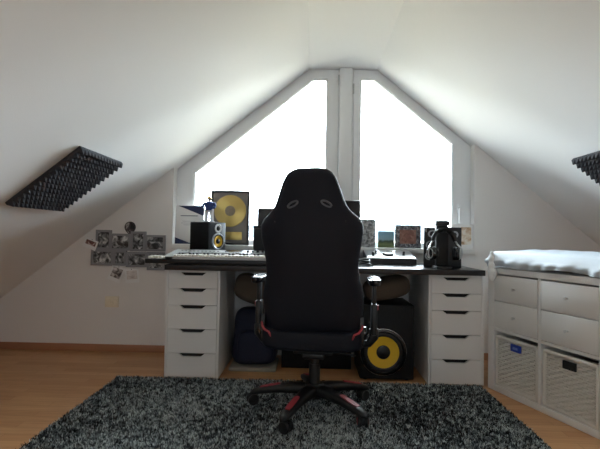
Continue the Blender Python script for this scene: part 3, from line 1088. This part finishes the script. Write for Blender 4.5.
ls, w_, h_ = board('landscape_card', 'small landscape card with blue sky and green land, on the sill right of the chair', 'card', 0.532, 0.660, 0.995, 3.516)
m = bpy.data.materials.new('landscape_print'); m.use_nodes = True
nt = m.node_tree
tc = nt.nodes.new('ShaderNodeTexCoord'); sx = nt.nodes.new('ShaderNodeSeparateXYZ'); nz = nt.nodes.new('ShaderNodeTexNoise'); nz.inputs['Scale'].default_value = 30
ad = nt.nodes.new('ShaderNodeMath'); ad.operation = 'MULTIPLY_ADD'; ad.inputs[1].default_value = 0.03
rp = nt.nodes.new('ShaderNodeValToRGB')
nt.links.new(tc.outputs['Object'], sx.inputs[0]); nt.links.new(tc.outputs['Object'], nz.inputs['Vector'])
nt.links.new(nz.outputs['Fac'], ad.inputs[0]); nt.links.new(sx.outputs['Z'], ad.inputs[2])
mu = nt.nodes.new('ShaderNodeMath'); mu.operation = 'DIVIDE'; mu.inputs[1].default_value = h_ + 0.015
nt.links.new(ad.outputs[0], mu.inputs[0]); nt.links.new(mu.outputs[0], rp.inputs['Fac'])
el = rp.color_ramp.elements
for i, (p_, c_) in enumerate([(0.0, '#4a5a34'), (0.28, '#7c8a5c'), (0.45, '#3f5546'), (0.56, '#93b4c2'), (0.8, '#83aec4'), (1.0, '#78a6c0')]):
    if i >= len(el): el.new(p_)
    el[i].position = p_; el[i].color = lin(c_)
nt.links.new(rp.outputs['Color'], nt.nodes['Principled BSDF'].inputs['Base Color'])
B().box(-w_ / 2, -0.003, 0.0, w_ / 2, 0.003, h_, 0.0005).build('print', m, ls)

sq, w_, h_ = board('square_frame', 'square dark ornate frame with a reddish centre on the sill before the right window', 'picture frame', 0.668, 0.868, 1.045, 3.512)
bw = 0.034
B().ring([(-w_ / 2, 0), (w_ / 2, 0), (w_ / 2, h_), (-w_ / 2, h_)], [(-w_ / 2 + bw, bw), (w_ / 2 - bw, bw), (w_ / 2 - bw, h_ - bw), (-w_ / 2 + bw, h_ - bw)], -0.010, 0.008).build('ornate_frame', photo_mat('ornate_grey', ['#2a2a2e', '#68686e', '#b4b6ba'], 45, 5.5), sq, angle=20)
B().ring([(-w_ / 2, 0), (w_ / 2, 0), (w_ / 2, h_), (-w_ / 2, h_)], [(-w_ / 2 + .007, .007), (w_ / 2 - .007, .007), (w_ / 2 - .007, h_ - .007), (-w_ / 2 + .007, h_ - .007)], -0.012, 0.0095).build('outer_edge', BLACKG, sq, angle=20)
B().box(-w_ / 2 + bw, -0.002, bw, w_ / 2 - bw, 0.006, h_ - bw).build('picture', photo_mat('reddish_picture', ['#7a5246', '#94685a', '#a47e70'], 30, 7.5), sq, flat=True)

ph, w_, h_ = board('photo_print', 'white-bordered warm-toned photo at the right end of the sill', 'photo', 1.115, 1.284, 1.060, 3.508)
B().box(-w_ / 2, -0.003, 0, w_ / 2, 0.003, h_, 0.0005).build('white_card', PAPER, ph)
B().box(-0.012, -0.0042, 0.035, w_ / 2 - 0.018, -0.003, h_ - 0.022).build('print', photo_mat('warm_photo', ['#a07a5c', '#c8a88a', '#e2d4c2', '#ece8e2'], 16, 3.7), ph, flat=True)

# ------------------------------------------------------------------ desk gear at right
dj = thing('control_deck', 'silver-topped music controller with black knobs on the right of the desk', 'controller', (0.405, 3.195, DZ1))
CW, CD = 0.358, 0.245
cb = B().prism([(0, 0.004), (CD, 0.004), (CD, 0.098), (0.008, 0.047), (0, 0.043)], 'x', 0, CW).build('body', BLACKP, dj, angle=20)
sl = math.atan2(0.051, CD - 0.008)
tpn = B().box(0.004, 0, 0, CW - 0.004, 0.238, 0.004, 0.001).build('silver_panel', SILVERB, dj)
tpn.location = (0, 0.008, 0.0475); tpn.rotation_euler = (sl, 0, 0)
def ond(x, y): return Vector((x, 0.008 + y * math.cos(sl), 0.0515 + y * math.sin(sl)))
o = B().lathe([(0.040, 0), (0.040, 0.010), (0.036, 0.014), (0.004, 0.014)], seg=32).build('jog_wheel', BLACKP, dj); o.location = ond(0.170, 0.09); o.rotation_euler = (sl, 0, 0)
for x, y in ((0.055, 0.07), (0.085, 0.13), (0.285, 0.09)):
    o = B().lathe([(0.010, 0), (0.009, 0.024), (0.007, 0.027)], seg=16).build('black_knob', BLACKP, dj); o.location = ond(x, y); o.rotation_euler = (sl, 0, 0)
for x in (0.03, 0.33):
    for y in (0.02, 0.22):
        B().cyl((x, y, 0), (x, y, 0.005), 0.008, seg=10).build('rubber_foot', BLACKP, dj)

cbl = thing('coiled_cable', 'dark coiled cable on the desk beside the silver controller, by the chair arm', 'cable', (0.375, 3.075, DZ1))
pts = []
for k in range(90):
    a = k * 0.27
    pts.append((0.036 * math.cos(a) * (1 + 0.1 * math.sin(a * 0.3)), 0.055 * math.sin(a), 0.006 + 0.0005 * k + 0.003 * math.sin(a * 1.7)))
B().tube(pts, 0.0045, 8).build('cable_loops', BLACKP, cbl)
B().cyl((0.03, -0.06, 0.006), (0.045, -0.085, 0.006), 0.006, seg=10).build('plug', METAL, cbl)

bx = thing('art_speaker', 'black box speaker with pale swirling line art, behind the headphone stand', 'speaker', (0.782, 3.075, DZ1), R(-15))
B().box(0, 0.006, 0, 0.248, 0.22, 0.276, 0.003).build('cabinet', BLACKV, bx)
B().box(0.002, -0.008, 0.002, 0.246, 0.006, 0.274, 0.004).build('baffle', BLACKP, bx)
ART = mat('pale_line_art', '#a8acb0', 0.5)


def swirl(cx, cz, r0_, r1_, a0, a1, th, n=24):
    b = B()
    ro, ri = [], []
    for k in range(n + 1):
        s = k / n
        a = a0 + (a1 - a0) * s; r_ = r0_ + (r1_ - r0_) * s
        tq = th * math.sin(PI * (0.08 + 0.84 * s))
        ro.append((cx + (r_ + tq) * math.cos(a), cz + (r_ + tq) * math.sin(a))); ri.append((cx + (r_ - tq) * math.cos(a), cz + (r_ - tq) * math.sin(a)))
    bm = b.bm
    V = [[bm.verts.new((x, y, z)) for x, z in L] for L in (ro, ri) for y in (-0.0095, -0.0075)]
    fs = []
    for a, c_ in ((0, 2), (3, 1), (1, 0), (2, 3)):
        for i in range(n):
            fs.append(bm.faces.new((V[a][i], V[a][i + 1], V[c_][i + 1], V[c_][i])))
    bmesh.ops.recalc_face_normals(bm, faces=fs)
    return b


for args in ((0.055, 0.225, 0.032, 0.012, 0.4, 5.2, 0.006), (0.045, 0.150, 0.030, 0.022, 1.2, 4.6, 0.005), (0.040, 0.075, 0.030, 0.020, 1.6, 5.4, 0.005), (0.200, 0.230, 0.028, 0.012, -2.0, 2.6, 0.006), (0.035, 0.250, 0.026, 0.018, 2.0, 3.6, 0.004)):
    swirl(*args).build('pale_art', ART, bx, flat=True)

hs = thing('headphone_stand', 'black column headphone stand on the desk in front of the art-covered speaker', 'stand', (0.866, 2.935, DZ1))
B().box(-0.050, -0.070, 0, 0.050, 0.050, 0.018, 0.006).build('foot_plate', BLACKP, hs)
B().box(-0.040, -0.020, 0.018, 0.040, 0.026, 0.285, 0.008, 3).build('column', BLACKV, hs)
B().box(-0.012, -0.074, 0.236, 0.012, -0.018, 0.248, 0.004).build('hook_peg', BLACKP, hs)
B().box(-0.044, -0.026, 0.285, 0.044, 0.032, 0.318, 0.006, 3).build('flat_cap', BLACKP, hs)

hpn = thing('headphones', 'black headphones with silver trim hanging on the headphone stand', 'headphones', (0.866, 2.889, DZ1 + 0.108))
pts, pts2 = [], []
for k in range(25):
    a = PI * k / 24
    pts.append((0.070 * math.cos(a), 0, 0.075 + 0.072 * math.sin(a)))
hbm = B()
hbm.tube(pts, 0.011, 10, flat=1.6)
hbm.build('headband', BLACKP, hpn)
pd = B(); pd.tube(pts[7:18], 0.013, 10, flat=1.5); pd.build('head_cushion', BLACKV, hpn)
for s in (-1, 1):
    # yoke, cup, ear pad
    yk = [(s * 0.070, 0, 0.080), (s * 0.086, 0.0, 0.055), (s * 0.104, -0.028, 0.030), (s * 0.108, -0.030, -0.005), (s * 0.100, -0.028, -0.035)]
    B().tube(yk, 0.0055, 8).build('silver_yoke', RING, hpn)
    ax = Vector((s * 0.92, -0.39, 0))
    c0 = Vector((s * 0.072, -0.012, -0.005))
    cp = B().lathe([(0.024, 0.0), (0.042, 0.004), (0.044, 0.016), (0.038, 0.026), (0.020, 0.030), (0.0005, 0.030)], c0, ax, 30).build('ear_cup', BLACKG, hpn)
    B().lathe([(0.027, 0.0275), (0.031, 0.031), (0.035, 0.0275)], c0, ax, 30, cap=False).build('silver_ring', RING, cp)
    B().lathe([(0.022, -0.016), (0.036, -0.018), (0.043, -0.010), (0.042, 0.003), (0.022, 0.004)], c0, ax, 30).build('ear_pad', BLACKV, hpn)

# ------------------------------------------------------------------ gaming chair
CX, CYc = 0.029, 2.36
ch = thing('gaming_chair', 'black high-backed gaming chair with red accents facing the desk, seen from behind', 'chair', (CX, CYc, 0.032), R(-5))
ZF = 0.032
# star base
HUBZ = 0.115
bs_ = B()
bs_.lathe([(0.030, 0.060), (0.052, 0.066), (0.058, 0.120), (0.046, 0.138)], seg=28)
bs_.build('base_hub', BLACKP, ch)
for k in range(5):
    a = R(177 + 72 * k)
    d = Vector((math.cos(a), math.sin(a), 0)); s = Vector((-d.y, d.x, 0))
    prof = [(0.030, 0.102, 0.038, 0.062), (0.10, 0.105, 0.034, 0.054), (0.20, 0.096, 0.030, 0.044), (0.290, 0.078, 0.027, 0.036), (0.334, 0.066, 0.022, 0.028), (0.348, 0.062, 0.011, 0.014)]
    rings = []
    for r_, z, hw, hh in prof:
        c0 = d * r_ + Vector((0, 0, z))
        rings.append([c0 + s * (hw * math.copysign(abs(math.cos(q)) ** 0.6, math.cos(q))) + Vector((0, 0, hh / 2 * math.copysign(abs(math.sin(q)) ** 0.6, math.sin(q)))) for q in [2 * PI * i / 16 for i in range(16)]])
    lgo = B().loft(rings).build('base_leg', BLACKP, ch, angle=50)
    # red inlay along the top
    ins = []
    for r_, z, hw in ((0.185, 0.1205, 0.009), (0.20, 0.1180, 0.014), (0.275, 0.0995, 0.015), (0.295, 0.0945, 0.011)):
        c0 = d * r_ + Vector((0, 0, z))
        ins.append([c0 - s * hw - Vector((0, 0, 0.006)), c0 + s * hw - Vector((0, 0, 0.006)), c0 + s * hw + Vector((0, 0, 0.003)), c0 - s * hw + Vector((0, 0, 0.003))])
    B().loft(ins).build('red_inlay', RED, lgo, angle=30)
    # twin-wheel caster
    e_ = d * 0.325
    ca = a + R(35 + 50 * k)
    cd_ = Vector((math.cos(ca), math.sin(ca), 0)); cs_ = Vector((-cd_.y, cd_.x, 0))
    cc0 = e_ + cd_ * 0.012 + Vector((0, 0, 0.029))
    cst = B()
    cst.cyl(e_ + Vector((0, 0, 0.070)), e_ + Vector((0, 0, 0.030)), 0.007, seg=12)
    cst.box(-0.008, -0.026, -0.012, 0.008, 0.026, 0.024, 0.005, T=Matrix.Translation(cc0) @ Matrix.Rotation(ca + PI / 2, 4, 'Z'))
    cso = cst.build('caster', BLACKP, ch)
    for sg in (-1, 1):
        B().lathe([(0.010, 0.009), (0.027, 0.009), (0.029, 0.013), (0.029, 0.022), (0.025, 0.026), (0.006, 0.027)], cc0, cs_ * sg, 26).build('wheel', BLACKP, cso)
        if k == 2: B().lathe([(0.014, 0.0265), (0.016, 0.0280), (0.018, 0.0265)], cc0, cs_ * sg, 24, cap=False).build('red_hub_ring', RED, cso)
# gas lift and mechanism
gl_ = B()
gl_.cyl((0, 0, 0.12), (0, 0, 0.24), 0.030, seg=24)
gl_.cyl((0, 0, 0.24), (0, 0, 0.275), 0.025, seg=24)
gl_.cyl((0, 0, 0.275), (0, 0, 0.33), 0.016, seg=20)
gl_.build('gas_lift', BLACKP, ch)
mc = B()
mc.box(-0.10, -0.13, 0.318, 0.10, 0.13, 0.352, 0.006)
mc.box(-0.055, -0.10, 0.285, 0.055, 0.06, 0.318, 0.008)
mc.build('tilt_mechanism', BLACKP, ch)
B().tube([(0.05, 0.0, 0.305), (0.16, -0.01, 0.300), (0.215, -0.02, 0.296)], 0.006).build('tilt_lever', BLACKP, ch)

# seat cushion
sc_ = B()
rings = []
ns = 26
for j in range(ns + 1):
    ph = -PI / 2 + PI * j / ns
    cy_ = abs(math.cos(ph)) ** 0.28; yy = math.copysign(abs(math.sin(ph)) ** 0.45, math.sin(ph))
    y = 0.015 + yy * 0.275
    hw = 0.250 - 0.018 * yy
    r_ = []
    for i in range(40):
        a = 2 * PI * i / 40
        cx_ = math.copysign(abs(math.cos(a)) ** 0.4, math.cos(a)); sz_ = math.copysign(abs(math.sin(a)) ** 0.5, math.sin(a))
        x = cx_ * hw * max(cy_, 0.02)
        rise = 0.026 * max(0, (abs(x) - 0.15) / 0.1) if sz_ > 0 else 0
        r_.append((x, y, 0.412 + sz_ * 0.060 * max(cy_, 0.02) + rise))
    rings.append(r_)
sc_.loft(rings)
seat = sc_.build('seat', LEATHER, ch, angle=60)

# backrest
rows = [(0.484, 0.200), (0.500, 0.224), (0.522, 0.238), (0.56, 0.245), (0.60, 0.248), (0.66, 0.247), (0.70, 0.241), (0.735, 0.230), (0.79, 0.224), (0.83, 0.225), (0.87, 0.232),
        (0.91, 0.239), (0.950, 0.248), (0.985, 0.250), (1.010, 0.245), (1.033, 0.232), (1.052, 0.208), (1.068, 0.189), (1.092, 0.172), (1.12, 0.160), (1.15, 0.150), (1.18, 0.140), (1.208, 0.130), (1.230, 0.119), (1.248, 0.106), (1.262, 0.088), (1.271, 0.064), (1.2735, 0.03)]


def backrest():
    b = B()
    rings = []
    for z, hw in rows:
        k = (z - 0.462) / (1.2735 - 0.462)
        yc = -0.205 - 0.075 * k - 0.02 * math.sin(PI * k)       # leans back towards the viewer
        th = 0.052 if z < 1.2 else 0.052 * max(0.15, math.sqrt(max(0, 1 - ((z - 1.2) / 0.0745) ** 2)))
        if z < 0.54:
            th = 0.052 * max(0.35, math.sqrt(max(0, 1 - ((0.54 - z) / 0.07) ** 2)))
        r_ = []
        for i in range(48):
            a = 2 * PI * i / 48
            cx_ = math.copysign(abs(math.cos(a)) ** 0.42, math.cos(a)); sy_ = math.copysign(abs(math.sin(a)) ** 0.62, math.sin(a))
            x = cx_ * hw
            wing = 0.045 * max(0, (abs(x) - 0.13) / 0.11) ** 1.5 * (1 if 0.5 < z < 1.06 else 0.3)
            r_.append((x, yc + sy_ * th + wing, z - ZF))
        rings.append(r_)
    b.loft(rings)
    return b


br_ = backrest().build('backrest', LEATHER, ch, angle=60)
br_.rotation_euler.y = R(-1.5)
br_.location.x = 0.017


def yb(z):
    k = (z - 0.462) / (1.2735 - 0.462)
    return -0.205 - 0.075 * k - 0.02 * math.sin(PI * k) - 0.052


# plastic bezels for two belt slots, grey lightened for light through them, piping seams
for s in (-1, 1):
    pts = []
    for k in range(25):
        a = 2 * PI * k / 24
        x, z = 0.026 * math.cos(a), 0.010 * math.sin(a)
        ca_, sa_ = math.cos(s * R(28)), math.sin(s * R(28))
        X = s * 0.078 + x * ca_ + z * sa_; Z = 1.098 - x * sa_ + z * ca_
        pts.append((X, yb(Z) + 0.001, Z - ZF))
    bz = B().tube(pts, 0.0045, 8)
    bzo = bz.build('belt_slot_bezel', mat('slot_light_plastic', '#55585e', 0.3), br_, angle=80)
for s in (-1, 1):
    B().tube([(s * 0.165, yb(z) + 0.012 + 0.010 * (0.5 < z < 1.0), z - ZF) for z in [0.52 + 0.05 * i for i in range(11)]], 0.003, 6).build('seam_piping', mat('dark_piping', '#0c0c10', 0.5), br_)

for s in (-1, 1):
    hb_ = B()
    hb_.prism([(-0.215, 0.395), (-0.185, 0.390), (-0.150, 0.400), (-0.135, 0.425), (-0.160, 0.460), (-0.180, 0.520), (-0.215, 0.530), (-0.228, 0.480)], 'x', s * 0.232, s * 0.250)
    hbo = hb_.build('hinge_bracket', BLACKP, ch, angle=25)
    B().lathe([(0.030, 0.0), (0.030, 0.010), (0.022, 0.016), (0.0005, 0.016)], (s * 0.250, -0.178, 0.450), (s, 0, 0), 26).build('hinge_cover', BLACKG, hbo)
    B().tube([(s * 0.246, -0.222, 0.492), (s * 0.240, -0.238, 0.478), (s * 0.226, -0.250, 0.462), (s * 0.205, -0.252, 0.452), (s * 0.195, -0.248, 0.430), (s * 0.192, -0.236, 0.395)], 0.0055, 8).build('red_trim', RED, hbo)
    # armrest
    ax_ = s * 0.310
    ar = B()
    ar.box(-0.014, -0.030, 0.352, 0.014, 0.030, 0.372, 0.004, T=Matrix.Translation((s * 0.18, 0.02, -0.018)))
    ar.tube([(s * 0.10, 0.02, 0.338), (s * 0.22, 0.02, 0.340), (s * 0.285, 0.02, 0.352), (ax_, 0.02, 0.385), (ax_, 0.02, 0.43)], [0.014, 0.016, 0.018, 0.019, 0.019], 12, flat=1.5)
    ar.box(ax_ - 0.016, -0.012, 0.40, ax_ + 0.016, 0.052, 0.565, 0.008)
    ar.box(ax_ - 0.011, -0.004, 0.56, ax_ + 0.011, 0.044, 0.668, 0.006)
    aro = ar.build('armrest_post', BLACKP, ch)
    B().box(ax_ - 0.006 + s * 0.018, 0.012, 0.530, ax_ + 0.006 + s * 0.018, 0.030, 0.556, 0.003).build('red_button', RED, aro)
    pdm = B()
    n_ = 28
    rings = []
    for zz, k in ((0.668, 0.86), (0.674, 0.97), (0.684, 1.0), (0.692, 0.985), (0.697, 0.93), (0.699, 0.8)):
        rings.append([(ax_ + 0.035 * k * math.copysign(abs(math.cos(q)) ** 0.7, math.cos(q)), 0.03 + 0.130 * (k * 0.3 + 0.7) * math.copysign(abs(math.sin(q)) ** 0.7, math.sin(q)), zz) for q in [2 * PI * i / n_ for i in range(n_)]])
    pdm.loft(rings)
    pdm.build('arm_pad', ARMP, ch, angle=50)
